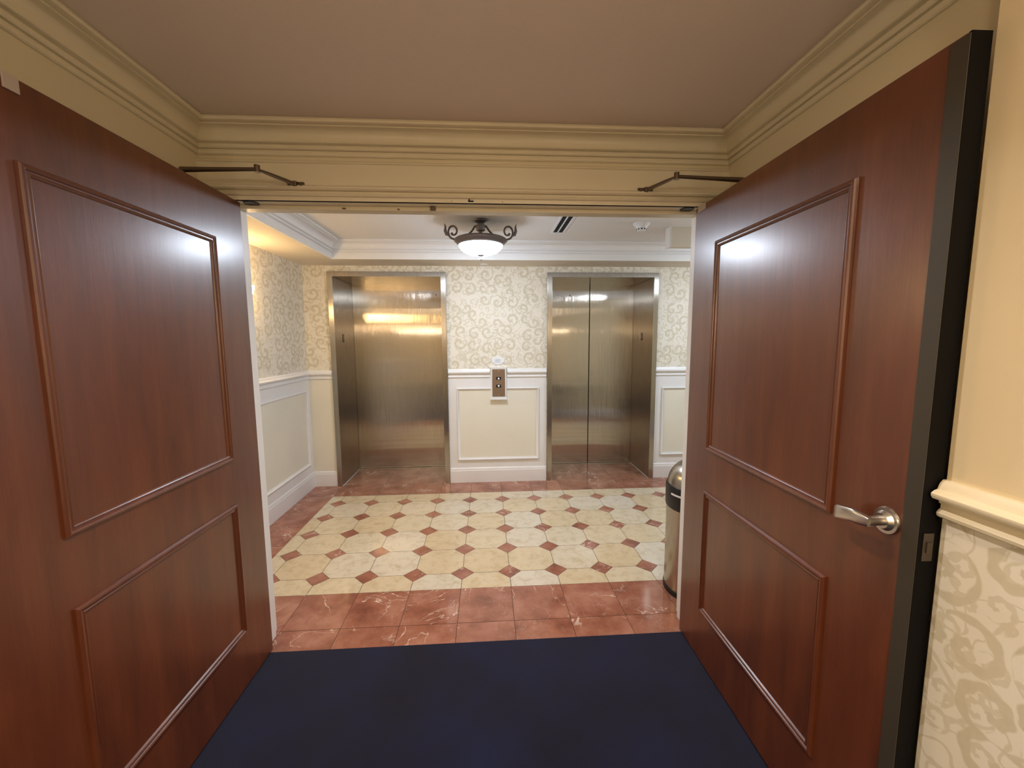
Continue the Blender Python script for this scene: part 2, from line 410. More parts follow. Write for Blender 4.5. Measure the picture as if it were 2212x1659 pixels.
# ------------------------------------------------------------------ ceilings
struct(MB().box(CL-0.15, CR+0.15, YE-0.1, YC+0.02, ZC, ZC+0.1).build('ceiling_corridor', 'ceil_corr'), 'dim beige corridor ceiling with fine stipple above the double doors', 'ceiling')
TX0, TX1, TY0, TY1 = -1.230, 3.50, -0.10, 1.390
b = MB(); b.box(XL-0.1, XR+0.1, YL, YB, ZL, ZL+0.1, 0)
b.box(XL-0.0, TX0, YL, YB, ZS, ZL, 1).box(TX1, XR, YL, YB, ZS, ZL, 1).box(TX0, TX1, YL, TY0, ZS, ZL, 1).box(TX0, TX1, TY1, YB, ZS, ZL, 1)
struct(b.build('ceiling_lobby', ['ceil', 'soffit']), 'white raised lobby ceiling tray with cream lowered border', 'ceiling')
def arc(p0, p1, bulge, n=6):
    out = []
    for i in range(1, n):
        t = i/n; x = p0[0]+(p1[0]-p0[0])*t; y = p0[1]+(p1[1]-p0[1])*t
        dx, dy = p1[0]-p0[0], p1[1]-p0[1]; k = bulge*4*t*(1-t)
        out.append((x-dy*k, y+dx*k))
    return out
def crownprof(z0, z1, P, fascia):
    h = z1-z0-fascia; a = z0+fascia
    pr = [(0, z0), (0.010, z0), (0.010, a-0.004), (0.006, a-0.002), (0.006, a+0.003), (0.020, a+0.003), (0.025, a+0.007), (0.025, a+0.015), (0.019, a+0.018), (0.019, a+0.023), (0.032, a+0.025), (0.036, a+0.029), (0.036, a+0.033), (0.031, a+0.036)]
    c0 = (0.031, a+0.036); c1 = (P-0.024, z1-0.024)
    pr += arc(c0, c1, 0.24, 8) + [c1, (P-0.024, z1-0.019), (P-0.010, z1-0.019), (P-0.002, z1-0.014), (P, z1-0.008), (P-0.004, z1), (0, z1)]
    return pr
struct(MB().sweep([(TX0, TY0), (TX0, TY1), (TX1, TY1), (TX1, TY0)], crownprof(ZS, ZL, 0.112, 0.060), side=-1, closed=True).build('trim_1', 'white', smooth=True), 'white crown moulding running around the raised lobby ceiling', 'moulding')
cpath = [(NL, YE), (NL, YN), (CL, YN), (CL, YC), (CR, YC), (CR, YN), (NR, YN), (NR, YE)]
cp = [(0, 2.284), (0.006, 2.284), (0.011, 2.288), (0.011, 2.298), (0.006, 2.301), (0.006, 2.306), (0.018, 2.306), (0.022, 2.310), (0.022, 2.317), (0.017, 2.320), (0.017, 2.324), (0.028, 2.326), (0.033, 2.330), (0.033, 2.334), (0.029, 2.337)]
cp += arc((0.029, 2.337), (0.066, 2.380), 0.24, 8) + [(0.066, 2.380), (0.066, 2.384), (0.078, 2.384), (0.086, 2.388), (0.089, 2.394), (0.087, 2.401), (0.082, ZC), (0, ZC)]
struct(MB().sweep(cpath, cp, side=-1).build('trim_2', 'trim_corr', smooth=True), 'cream crown moulding around the corridor ceiling above the double doors', 'moulding')

# ------------------------------------------------------------------ walls
struct(MB().box(XL-0.15, XL, YL, YB+0.8, 0, ZL+0.1, 0).build('wall_lobby_left', 'paper'), 'left lobby wall with pale scroll damask wallpaper lit warm', 'wall')
struct(MB().box(XR, XR+0.15, YL, YB, 0, ZL+0.1, 0).build('wall_lobby_right', 'paper'), 'right lobby side wall with pale damask wallpaper', 'wall')
WT = YB+0.015   # opening is lined by the steel frames
b = MB()
O1 = (EL[0]-0.012, EL[1]+0.012); O2 = (ER[0]-0.012, ER[1]+0.012)
for x0, x1, z0 in ((XL, O1[0], 0), (O1[1], O2[0], 0), (O2[1], XR, 0), (O1[0], O1[1], EH+0.012), (O2[0], O2[1], EH+0.012)):
    b.box(x0, x1, YB, ED+0.06, z0, ZL+0.1, 0)
b.box(XL, XR, ED+0.09, ED+0.15, 0, ZL+0.1, 0)
struct(b.build('wall_back', 'paper'), 'elevator wall with pale scroll damask wallpaper between the two elevators', 'wall')
# wall between corridor and lobby, pierced by the double-door opening
b = MB()
b.box(XL-0.15, JL-0.02, YC, YL, 0, ZL+0.1).box(JR+0.02, XR+0.15, YC, YL, 0, ZL+0.1).box(JL-0.02, JR+0.02, YC, YL, HZ+0.02, ZL+0.1)
struct(b.build('wall_front', 'paint_corr'), 'cream painted wall above the open double doors', 'wall')
struct(MB().box(CL-0.2, CL, YN, YC, 0, ZC+0.05).box(NL-0.31, NL, YE, YN, 0, ZC+0.05).build('wall_corridor_left', 'paint_corr'), 'cream painted left corridor wall behind the open door leaf', 'wall')
struct(MB().box(CR, CR+0.2, YN, YC, 0, ZC+0.05).build('wall_right_recess', 'paint_corr'), 'cream wall strip behind the open right door leaf', 'wall')
ZR0, ZR1 = 1.105, 1.190
b = MB(); b.box(NR, NR+0.317, YE, YN, ZR1-0.02, ZC+0.05, 0); b.box(NR, NR+0.317, YE, YN, 0, ZR1-0.02, 1)
struct(b.build('wall_right', ['paint_cream', 'paper']), 'near right corridor wall, plain cream above the rail and damask wallpaper below', 'wall')
struct(MB().box(NL-0.3, NR+0.3, YE-0.15, YE, 0, ZC+0.05).build('wall_corridor_end', 'paint_cream'), 'cream wall at the far end of the corridor', 'wall')

# ------------------------------------------------------------------ chair rails, wainscot, baseboards
def railprof(z0, z1, s=1.0):
    h = z1-z0
    q = [(0, 0), (0.009, 0), (0.015, 0.05), (0.017, 0.13), (0.013, 0.20), (0.008, 0.24), (0.008, 0.36), (0.013, 0.39), (0.013, 0.45), (0.020, 0.48), (0.030, 0.52),
         (0.034, 0.60), (0.034, 0.66), (0.028, 0.72), (0.020, 0.76), (0.018, 0.84), (0.015, 0.92), (0.009, 1.0), (0, 1.0)]
    return [(p*s, z0+h*t) for p, t in q]
ZLR = (1.115, 1.207)
def rail(name, path, side, lab, prof, mat='white'):
    return struct(MB().sweep(path, prof, side=side).build(name, mat, smooth=True), lab, 'chair rail')
FO = 0.030  # frame face offset kept by the rails
rail('trim_3', [(XL, YL), (XL, YB), (EL[0]-0.052, YB)], -1, 'white chair rail on the left lobby wall turning the corner to the left elevator', railprof(*ZLR))
b = MB().sweep([(-0.226, YB), (0.203, YB)], railprof(*ZLR), side=-1).sweep([(0.383, YB), (0.795, YB)], railprof(*ZLR), side=-1)
struct(b.build('trim_4', 'white', smooth=True), 'white chair rail between the elevators, interrupted by the call button box', 'chair rail')
rail('trim_5', [(1.957, YB), (XR, YB), (XR, YL)], -1, 'white chair rail to the right of the right elevator', railprof(*ZLR))
rail('trim_6', [(NR, YE), (NR, YN)], 1, 'cream chair rail with a moulded end on the near right wall', railprof(ZR0, ZR1), 'rail_corr')
rail('trim_16', [(NL, YN), (NL, YE)], 1, 'cream chair rail on the left corridor wall', railprof(ZR0, ZR1), 'rail_corr')
# wainscot sheets: thin painted skins over the wall below the rail
def bead(x=0.026, hgt=0.020):
    return [(0, 0), (0, hgt*0.8), (0.003, hgt), (0.008, hgt), (0.011, hgt*0.75), (0.015, hgt*0.45), (x, 0.004), (x, 0.002)]
E1 = 0.004
def wains(name, lab, O, U, N, w, panels, plain_mat=None):
    """white skin w wide at plane O (U along, N out) with moulded cream panels (x0,x1,z0,z1)"""
    root = thing(name, lab, 'panelling', kind='structure')
    O, U, N = Vector(O), Vector(U), Vector(N); Z = Vector((0, 0, 1))
    def slab(x0, x1, z0, z1, t0, t1, bb):
        vs = [O+U*x+N*t+Z*z for z in (z0, z1) for (x, t) in ((x0, t0), (x1, t0), (x1, t1), (x0, t1))]
        bb.add(vs, [(0, 1, 2, 3), (4, 5, 6, 7), (0, 1, 5, 4), (1, 2, 6, 5), (2, 3, 7, 6), (3, 0, 4, 7)])
    bb = MB(); slab(0, w, 0.0, ZLR[0]+0.01, -0.002, E1, bb); bb.build('panelling_board', plain_mat or 'white', root)
    for (x0, x1, z0, z1) in panels:
        pb = MB(); slab(x0+0.012, x1-0.012, z0+0.012, z1-0.012, E1-0.001, E1+0.002, pb); f = pb.build('panel_field', 'panel', root); f['label'] = 'cream panel field'
        MB().ring(O+N*E1, U, Z, N, x0, x1, z0, z1, bead()).build('panel_moulding', 'white', root, smooth=True)
    return root
wains('trim_7', 'white panelling between the two elevators with one cream moulded panel', (-0.226, YB, 0), (1, 0, 0), (0, -1, 0), 1.021, [(0.084, 0.940, 0.245, 1.008)])
wains('trim_8', 'narrow plain cream panelling between the left wall corner and left elevator', (XL, YB, 0), (1, 0, 0), (0, -1, 0), EL[0]-0.052-XL, [], 'panel')
wains('trim_9', 'white panelling right of the right elevator with cream moulded panels', (1.957, YB, 0), (1, 0, 0), (0, -1, 0), XR-1.957, [(0.080, 0.90, 0.255, 0.990), (1.0, 1.85, 0.255, 0.990)])
wains('trim_10', 'white panelling on the left lobby wall with a long cream moulded panel', (XL, YL, 0), (0, 1, 0), (1, 0, 0), YB-YL, [(0.10, 2.085, 0.255, 1.012)])
def baseprof(h):
    return [(0, 0), (0.016, 0), (0.016, h-0.034), (0.013, h-0.030), (0.013, h-0.018), (0.010, h-0.010), (0.006, h-0.003), (0, h)]
def base(name, path, lab, mat='white', side=-1):
    return struct(MB().sweep(path, baseprof(0.162), side=side).build(name, mat, smooth=True), lab, 'baseboard')
base('baseboard_left', [(XL, YL), (XL, YB), (EL[0]-0.052, YB)], 'white baseboard along the left lobby wall up to the left elevator')
base('baseboard_middle', [(-0.226, YB), (0.795, YB)], 'white baseboard between the two elevators')
base('baseboard_right', [(1.957, YB), (XR, YB), (XR, YL)], 'white baseboard right of the right elevator')
base('baseboard_front', [(XR, YL), (JR+0.09, YL)], 'white baseboard on the lobby side beside the doorway behind the trash can')
base('baseboard_corridor', [(NR, YE), (NR, YN)], 'cream baseboard along the right corridor wall', 'rail_corr', 1)

# hanging beam
root = thing('trim_11', 'beige ceiling beam with white end edge at upper right of the lobby', 'beam', kind='structure')
MB().box(1.672, TX1, 0.80, 0.86, ZS+0.001, ZL).build('beam_body', 'soffit', root)
o = MB().box(1.656, 1.672, 0.792, 0.872, ZS-0.001, ZL).build('end_trim', 'white', root); o['label'] = 'white end trim'

# ------------------------------------------------------------------ door frame
root = thing('trim_12', 'cream moulded casing and frame around the double doorway', 'door frame', kind='structure')
hp = [(0, 2.264), (0.012, 2.264), (0.018, 2.260), (0.018, 2.256), (0.011, 2.252), (0.011, 2.168), (0.016, 2.166), (0.016, 2.162), (0.026, 2.160), (0.032, 2.154), (0.032, 2.147), (0.026, 2.141), (0.014, 2.139), (0.012, 2.134), (0.020, 2.131), (0.022, 2.126),
      (0.018, 2.120), (0.008, 2.118), (0.006, HZ), (-0.012, HZ), (-0.012, 2.264)]
MB().sweep([(CL, YC), (CR, YC)], hp, side=-1).build('head_casing', 'trim_corr', root, smooth=True)
b = MB(); b.box(JL-0.02, JR+0.02, YC-0.004, YL, HZ, HZ+0.02); b.box(JL, JR, -0.556, -0.500, HZ-0.018, HZ)
b.build('frame_head', 'trim_corr', root, bevel=0.002)
for x0, x1, s0, s1, lab in ((JL-0.02, JL, JL, JL+0.015, 'left'), (JR, JR+0.02, JR-0.015, JR, 'right')):
    b = MB(); b.box(x0, x1, YC-0.004, YL, 0.0, HZ); b.box(s0, s1, -0.556, -0.500, 0.0, HZ-0.018)
    b.build('jamb', 'white', root, bevel=0.002)
for x0, x1 in ((JL-0.09, JL-0.005), (JR+0.005, JR+0.09)):
    MB().box(x0, x1, YL, YL+0.018, 0, HZ+0.085).build('lobby_casing', 'white', root, bevel=0.003)
MB().box(JL-0.005, JR+0.005, YL, YL+0.018, HZ+0.005, HZ+0.085).build('lobby_casing', 'white', root, bevel=0.003)
MB().box(CL, JL-0.005, YC-0.014, YC, 0, 2.12).build('side_casing', 'trim_corr', root)
MB().box(JR+0.005, CR, YC-0.014, YC, 0, 2.12).build('side_casing', 'trim_corr', root)
# small metal catches on the frame head
b = MB().box(-0.074, -0.050, -0.566, -0.556, HZ-0.017, HZ-0.001).box(-0.071, -0.053, -0.570, -0.566, HZ-0.013, HZ-0.004)
o = b.build('catch', 'closer', root, bevel=0.001); o['label'] = 'small brown metal catch'
MB().box(-0.466, -0.450, -0.560, -0.556, HZ-0.015, HZ-0.009).build('screw_mark', 'closer', root)
MB().box(-0.222, -0.212, -0.560, -0.556, HZ-0.015, HZ-0.010).build('screw_mark', 'closer', root)
b = MB().box(0.100, 0.124, -0.624, -0.619, 2.107, 2.112).box(0.102, 0.108, -0.624, -0.619, 2.112, 2.122)
o = b.build('latch_scar', 'dark', root); o['label'] = 'dark chipped latch mark'
for sx, sz in ((0.028, 2.109), (0.252, 2.109)): MB().cyl((sx, -0.617, sz), (0, -1, 0), 0.0022, 0.0022, 0.004, 10).build('screw', 'closer', root)
for x0, x1 in ((1.085, 1.150), (-0.880, -0.815)):
    b = MB(); b.cyl(((x0+x1)/2, -0.578, HZ+0.001), (0, 0, -1), 0.032, 0.030, 0.005, 28); b.build('pivot_plate', 'black', root, smooth=True)

# ------------------------------------------------------------------ wooden door leaves
def door(name, label, loc, rz, s, handle):
    """leaf in local x 0..1.067, visible face y=0, thickness away on side s"""
    W, TH, H0, H1 = (1.084 if handle else 1.095), 0.045, 0.012, 2.095
    root = thing(name, label, 'door', loc, rz, kind='structure')
    y0, y1 = (0, TH) if s > 0 else (-TH, 0)
    MB().box(0.0, W, y0, y1, H0, H1).build('leaf', 'wood', root, bevel=0.0025)
    mp = [(0, 0), (0.001, 0.006), (0.004, 0.010), (0.009, 0.011), (0.013, 0.009), (0.015, 0.0055), (0.019, 0.0055), (0.022, 0.007), (0.025, 0.005), (0.028, 0.0)]
    for z0, z1 in ((1.010, 1.908), (0.250, 0.823)):
        MB().ring((0, 0, 0), (1, 0, 0), (0, 0, 1), (0, -s, 0), 0.190, 0.862, z0, z1, mp).build('panel_moulding', 'wood', root, smooth=False)
        MB().ring((0, s*TH, 0), (1, 0, 0), (0, 0, 1), (0, s, 0), 0.190, 0.862, z0, z1, mp).build('panel_moulding', 'wood', root, smooth=False)
    o = MB().box(W, W+0.006, y0+0.001, y1-0.001, H0, H1).build('shaded_free_edge', 'edge_shade', root); o['label'] = 'free edge painted black as shade'  # thin near-black cap paints the shade on the leaf's free edge
    if handle: o = MB().box(W-0.030, W+0.0065, -0.0022 if s > 0 else 0.0, 0.0 if s > 0 else 0.0022, H0, H1-0.004).build('edge_strip', 'grey_strip', root, bevel=0.0008); o['label'] = 'grey green metal edge strip'
    for hz in (0.25, 1.05, 1.86):
        MB().cyl((-0.004, y1 if s > 0 else y0, hz), (0, 0, 1), 0.007, 0.007, 0.11, 14).build('hinge', 'closer', root, smooth=True)
    if handle:
        b = MB(); ym = (y0+y1)/2
        b.box(W+0.006, W+0.0085, ym-0.012, ym+0.012, 1.00, 1.065)
        lp = b.build('latch_plate', 'latchm', root, bevel=0.001)
        MB().box(W+0.0085, W+0.012, ym-0.006, ym+0.006, 1.020, 1.045).build('latch_bolt', 'latchm', lp, bevel=0.001)
        for sg, yy in ((-s, 0.0), (s, s*TH)):
            h = bpy.data.objects.new('handle', None); C.objects.link(h); h.parent = root
            cx, cz = 1.017, 1.062
            MB().cyl((cx, yy, cz), (0, sg, 0), 0.033, 0.031, 0.006, 36).cyl((cx, yy+sg*0.006, cz), (0, sg, 0), 0.024, 0.018, 0.010, 36).build('rose', 'chrome', h, smooth=True)
            MB().cyl((cx, yy+sg*0.012, cz), (0, sg, 0), 0.0115, 0.0115, 0.040, 28).build('spindle', 'chrome', h, smooth=True)
            pts = [(cx+0.009, yy+sg*0.049, cz), (cx-0.012, yy+sg*0.054, cz), (cx-0.036, yy+sg*0.055, cz-0.001), (cx-0.060, yy+sg*0.054, cz-0.006), (cx-0.082, yy+sg*0.050, cz-0.011), (cx-0.096, yy+sg*0.044, cz-0.017), (cx-0.103, yy+sg*0.037, cz-0.020)]
            bb = MB(); n = 16; vs = []
            hw = [0.0110, 0.0150, 0.0165, 0.0175, 0.0180, 0.0175, 0.0150]; tw = [0.010, 0.0085, 0.0065, 0.0052, 0.0048, 0.0045, 0.004]
            for (px, py, pz), a_, t_ in zip(pts, hw, tw):
                for k in range(n):
                    an = 2*PI*k/n; ca = math.copysign(abs(math.cos(an))**0.6, math.cos(an)); sa = math.copysign(abs(math.sin(an))**0.6, math.sin(an))
                    vs.append((px, py+t_*ca, pz+a_*sa))
            fs = [(i*n+k, i*n+(k+1) % n, (i+1)*n+(k+1) % n, (i+1)*n+k) for i in range(len(pts)-1) for k in range(n)] + [tuple(range(n)), tuple((len(pts)-1)*n+k for k in range(n))]
            bb.add(vs, fs); bb.build('lever', 'chrome', h, smooth=True)
    return root
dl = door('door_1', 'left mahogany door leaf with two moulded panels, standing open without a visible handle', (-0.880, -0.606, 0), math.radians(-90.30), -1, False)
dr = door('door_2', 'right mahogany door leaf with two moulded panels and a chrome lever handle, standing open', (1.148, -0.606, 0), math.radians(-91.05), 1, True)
o = MB().box(0.835, 0.868, 0.0, 0.004, 2.060, 2.094).build('corner_bracket', 'label', dl, bevel=0.001); o['label'] = 'pale bracket at the top edge'
o = MB().box(0.022, 0.088, -0.003, 0.0, 2.070, 2.098).build('top_label', 'label', dr, bevel=0.001); o['label'] = 'pale sticker at the hinge corner'

def closer(label, sx, door_x, sp, el, sh, loc):
    root = thing('door_closer', label, 'door closer', loc, group='door closers above the double doors')
    L = lambda p: (p[0]-loc[0], p[1]-loc[1], p[2]-loc[2])
    # body on the far face of the leaf
    x0, x1 = sorted((door_x, door_x+sx*0.048))
    MB().box(x0-loc[0], x1-loc[0], -0.93-loc[1], -0.70-loc[1], 2.035-loc[2], 2.088-loc[2]).build('body', 'closer', root, bevel=0.006)
    MB().cyl(L((sp[0], sp[1], 2.08)), (0, 0, 1), 0.010, 0.010, 0.076, 18).build('spindle', 'closer', root, smooth=True)
    a, e = Vector(L(sp)), Vector(L(el)); h = Vector(L(sh))
    MB().tube([a, a+(e-a)*0.3, e], [0.0105, 0.0085, 0.0070], 12).build('main_arm', 'closer', root, smooth=True)
    MB().cyl(e+Vector((0, 0, -0.011)), (0, 0, 1), 0.0105, 0.0105, 0.026, 18).build('elbow', 'closer', root, smooth=True)
    d = (h-e).normalized()
    e2 = e+d*0.012
    MB().tube([e2, e+(h-e)*0.35, h-d*0.015], [0.0052, 0.0072, 0.0078], 12).build('forearm', 'closer', root, smooth=True)
    b = MB().box(h.x-0.034, h.x+0.034, h.y+0.001, h.y+0.012, h.z-0.011, h.z+0.011)
    b.cyl((h.x, h.y-0.004, h.z-0.011), (0, 0, 1), 0.009, 0.009, 0.022, 16)
    b.box(h.x-0.030, h.x-0.018, h.y-0.006, h.y+0.002, h.z-0.008, h.z+0.008); b.box(h.x+0.018, h.x+0.030, h.y-0.006, h.y+0.002, h.z-0.008, h.z+0.008)
    b.build('shoe', 'closer', root, bevel=0.0015)
    return root
closer('metal door closer arm above the left door leaf', -1, -0.930, (-0.972, -0.806, 2.150), (-0.692, -0.815, 2.152), (-0.630, -0.638, 2.163), (-0.972, -0.806, 2.035))
closer('metal door closer arm above the right door leaf', 1, 1.200, (1.236, -0.806, 2.150), (0.950, -0.822, 2.152), (0.895, -0.638, 2.163), (1.236, -0.806, 2.035))

# ------------------------------------------------------------------ elevators
def elevator_frame(label, X, side_ind):
    x0, x1 = X
    root = thing('elevator_frame', label, 'elevator frame', (x0, YB, 0), group='steel elevator frames')
    w = x1-x0; fo = -0.024; ft = 0.050; d = ED-YB
    a = MB().box(-ft, 0.0, fo, 0.0, 0, EH+0.047).box(-0.010, 0.0, 0.0, d, 0, EH)
    a.build('left_jamb', 'steel_frame', root, bevel=0.0015)
    a = MB().box(w, w+ft, fo, 0.0, 0, EH+0.047).box(w, w+0.010, 0.0, d, 0, EH)
    a.build('right_jamb', 'steel_frame', root, bevel=0.0015)
    a = MB().box(0.0, w, fo, 0.0, EH+0.0005, EH+0.047, 0).box(0.0, w, fo+0.001, d, EH, EH+0.010, 1)
    a.build('head', ['steel_frame', 'steel_soffit'], root)
    MB().box(0, w, d-0.030, d-0.004, 0.0, 0.0025).build('sill', 'chrome', root)
    for xx in (0.0, w-0.007): MB().box(xx, xx+0.007, fo, d-0.03, 0.0, 0.003).build('base_joint', 'whitepl', root)
    # small car-position plaque on the jamb return
    ind = bpy.data.objects.new('floor_plaque', None); C.objects.link(ind); ind.parent = root
    yy = (1.918 if side_ind < 0 else 1.985)-YB; zz = 1.530
    xa, xb = (0.0, 0.003) if side_ind < 0 else (w-0.003, w)
    MB().box(xa, xb, yy-0.024, yy+0.024, zz-0.042, zz+0.042).build('plaque_plate', 'black', ind, bevel=0.0008)
    xc, xd = (0.003, 0.0045) if side_ind < 0 else (w-0.0045, w-0.003)
    MB().box(xc, xd, yy-0.015, yy+0.015, zz-0.024, zz+0.030).build('plaque_window', 'bronze', ind)
    return root
elevator_frame('brushed steel frame around the left elevator', EL, -1)
elevator_frame('brushed steel frame around the right elevator', ER, 1)
def leaf(root, x0, x1, mat, dot=None):
    MB().box(x0, x1, 0.0, 0.030, 0.006, EH+0.02).build('door_leaf', mat, root, bevel=0.001)
    if dot:
        MB().cyl((dot[0], 0.0, dot[1]), (0, -1, 0), 0.006, 0.006, 0.002, 14).build('key_hole', 'black', root)
r = thing('door_3', 'left elevator with one wide brushed steel door', 'elevator door', (EL[0], ED, 0), kind='structure')
leaf(r, 0.001, EL[1]-EL[0]-0.001, 'steel', (0.94, 2.020))
r = thing('door_4', 'right elevator with two brushed steel leaves meeting at a dark gap', 'elevator door', (ER[0], ED, 0), kind='structure')
mid = 1.386-ER[0]
leaf(r, 0.001, mid-0.005, 'steel2', (0.30, 2.015)); leaf(r, mid+0.005, ER[1]-ER[0]-0.001, 'steel2')
MB().box(mid-0.005, mid+0.005, 0.003, 0.028, 0.006, EH+0.02).build('gap_shade', 'dark', r)  # dark filler paints the shade in the gap between the leaves

# call station
cx = 0.2925
root = thing('call_station', 'white boxed bronze elevator call plate with up and down buttons between the elevators', 'call panel', (cx, YB, 0.886))
b = MB(); H = 0.338; hw = 0.080
b.box(-hw, hw, -0.042, 0.0, 0.016, H-0.006); b.box(-hw-0.008, hw+0.008, -0.050, 0.0, 0.0, 0.016); b.box(-hw-0.004, hw+0.004, -0.046, 0, H-0.008, H)
b.build('surround', 'white', root, bevel=0.002)
MB().box(-0.066, 0.066, -0.0455, -0.041, 0.034, 0.318).build('plate', 'bronze', root, bevel=0.001)
for zc, sg, nm in ((0.2235, 1, 'up'), (0.1435, -1, 'down')):
    bt = MB().box(-0.026, 0.026, -0.0485, -0.045, zc-0.015, zc+0.015).build('button', 'black', root, bevel=0.002)
    a = MB(); tri = [(-0.0105, zc-sg*0.0075), (0.0105, zc-sg*0.0075), (0.0, zc+sg*0.0095)]
    vs = [(x, -0.0485, z) for x, z in tri]+[(x, -0.0500, z) for x, z in tri]
    a.add(vs, [(0, 1, 2), (3, 4, 5), (0, 1, 4, 3), (1, 2, 5, 4), (2, 0, 3, 5)])
    o = a.build('arrow', 'arrow', bt); o['label'] = 'lit %s arrow' % nm
for zc in (0.300, 0.052): MB().cyl((0, -0.045, zc), (0, -1, 0), 0.0045, 0.0045, 0.002, 12).build('screw', 'chrome', root)
root = thing('oval_sign', 'small white oval plaque with faint lines of text above the call buttons', 'sign', (0.288, YB, 1.290))
b = MB(); n = 48
vs = []
for t, y in ((1.0, 0.0), (1.0, -0.006), (0.95, -0.009)):
    for k in range(n): a = 2*PI*k/n; vs.append((0.066*t*math.cos(a), y, 0.043*t*math.sin(a)))
fs = [(j*n+k, j*n+(k+1) % n, (j+1)*n+(k+1) % n, (j+1)*n+k) for j in range(2) for k in range(n)]+[tuple(range(2*n, 3*n)), tuple(range(n))]
b.add(vs, fs); b.build('sign_face', 'whitepl', root)
b = MB()
for zc, x0, x1, h in ((0.013, -0.022, 0.022, 0.004), (0.003, -0.030, 0.030, 0.006), (-0.006, -0.018, 0.018, 0.004), (-0.016, -0.036, 0.036, 0.006)):
    x = x0
    while x < x1-0.003:
        wdt = random.uniform(0.002, 0.0045); b.box(x, min(x+wdt, x1), -0.0094, -0.0088, zc-h/2, zc+h/2*random.uniform(0.4, 1)); x += wdt+0.0012
b.build('lettering', 'ink', root)

# ------------------------------------------------------------------ ceiling lamp
lx, ly = LAMP
def copy_tree(o, parent=None):
    c = o.copy(); C.objects.link(c); c.parent = parent
    for ch in list(o.children): copy_tree(ch, c)
    return c
root = lamp_root = thing('ceiling_lamp', 'lit white glass bowl lamp with scrolled dark metal arms on the lobby ceiling', 'ceiling lamp', (lx, ly, ZL))
MB().lathe((0, 0, 0), [(0, 0), (0.060, 0), (0.064, -0.006), (0.060, -0.013), (0.040, -0.020), (0.030, -0.026), (0, -0.026)]).build('canopy', 'iron', root, smooth=True)
MB().lathe((0, 0, 0), [(0, -0.020), (0.022, -0.022), (0.022, -0.034), (0.033, -0.037), (0.034, -0.072), (0.030, -0.080), (0.014, -0.084), (0.013, -0.138), (0, -0.138)]).build('stem', 'iron', root, smooth=True)
zr = -0.148
MB().lathe((0, 0, 0), [(0.012, zr+0.022), (0.10, zr+0.020), (0.165, zr+0.012), (0.188, zr+0.008), (0.200, zr), (0.202, zr-0.006), (0.192, zr-0.014), (0.182, zr-0.026), (0.172, zr-0.038), (0.166, zr-0.040), (0.166, zr-0.030), (0.160, zr+0.002), (0.09, zr+0.010), (0.012, zr+0.012)]).build('rim', 'iron', root, smooth=True)
gl = [(0.167, zr-0.034)]
for k in range(1, 13):
    a = k/12*PI/2; gl.append((0.167*math.cos(a)**0.85 if k < 12 else 0.0, zr-0.034-0.078*math.sin(a)**1.1))
MB().lathe((0, 0, 0), gl).build('glass_bowl', 'bowl', root, smooth=True)
zb = zr-0.112
MB().lathe((0, 0, 0), [(0, zb+0.004), (0.026, zb+0.004), (0.030, zb), (0.022, zb-0.004), (0.008, zb-0.007), (0.007, zb-0.020), (0.011, zb-0.027), (0.008, zb-0.035), (0.004, zb-0.042), (0, zb-0.045)], 28).build('finial', 'iron', root, smooth=True)
def scroll_arm(ang):
    d = Vector((math.cos(ang), math.sin(ang), 0)); pts = []; rad = []
    def P(r, z): return d*r+Vector((0, 0, z))
    for r, z in ((0.028, -0.044), (0.042, -0.045), (0.051, -0.056), (0.066, -0.078), (0.090, -0.100), (0.120, -0.120), (0.150, -0.134), (0.182, -0.142)):
        pts.append(P(r, z)); rad.append(0.0072)
    # curl: springs off the rim outward, up and back in
    cr, cz = 0.205, -0.078
    for k in range(0, 23):
        t = k/22; a = -PI/2*0.85 + t*PI*2*1.12; R = 0.054*(1-0.62*t)
        pts.append(P(cr+R*math.cos(a)*0.82+0.004, cz+R*math.sin(a))); rad.append(0.0080*(1-0.2*t) if k < 20 else 0.0095)
    b = MB().tube(pts, rad, 10, flat=1.4)
    lf = [P(0.235, -0.112), P(0.262, -0.098), P(0.272, -0.070), P(0.270, -0.040), P(0.276, -0.015)]
    b.tube(lf, [0.002, 0.012, 0.012, 0.007, 0.001], 8, flat=0.4)
    b.build('scroll_arm', 'iron', root, smooth=True)
for a in (172, 8, 270+25-205): scroll_arm(math.radians(a))
lamp_root['group'] = 'bowl lamps on the lobby ceiling'
l2 = copy_tree(lamp_root); l2.location = (2.62, ly, ZL); l2['label'] = 'second lit glass bowl lamp further right in the lobby, hidden behind the right door'

# ------------------------------------------------------------------ ceiling fittings in the lobby
root = thing('slot_vent', 'white ceiling air vent with two black slots beside the bowl lamp', 'air vent', (0.781, 0.56, ZL))
MB().box(-0.057, -0.040, -0.45, 0.462, -0.006, 0.0).box(-0.006, 0.004, -0.45, 0.462, -0.006, 0).box(0.040, 0.057, -0.45, 0.462, -0.006, 0).box(-0.040, 0.040, 0.440, 0.462, -0.006, 0).box(-0.040, 0.040, -0.45, -0.43, -0.006, 0).build('frame', 'whitepl', root)
for x0, x1 in ((-0.040, -0.006), (0.004, 0.040)): MB().box(x0, x1, -0.43, 0.440, -0.002, 0.0).build('slot', 'dark', root)
root = thing('smoke_detector', 'round white smoke detector on the lobby ceiling near the beam', 'smoke detector', (1.395, 0.72, ZL))
MB().lathe((0, 0, 0), [(0, 0), (0.064, 0), (0.064, -0.010), (0.058, -0.016), (0.046, -0.026), (0.042, -0.038), (0, -0.038)], 40).build('housing', 'whitepl', root, smooth=True)
hd = MB().lathe((0, 0, 0), [(0, -0.036), (0.036, -0.036), (0.038, -0.048), (0.030, -0.058), (0, -0.060)], 40).build('sensor_head', 'whitepl', root, smooth=True)
b = MB()
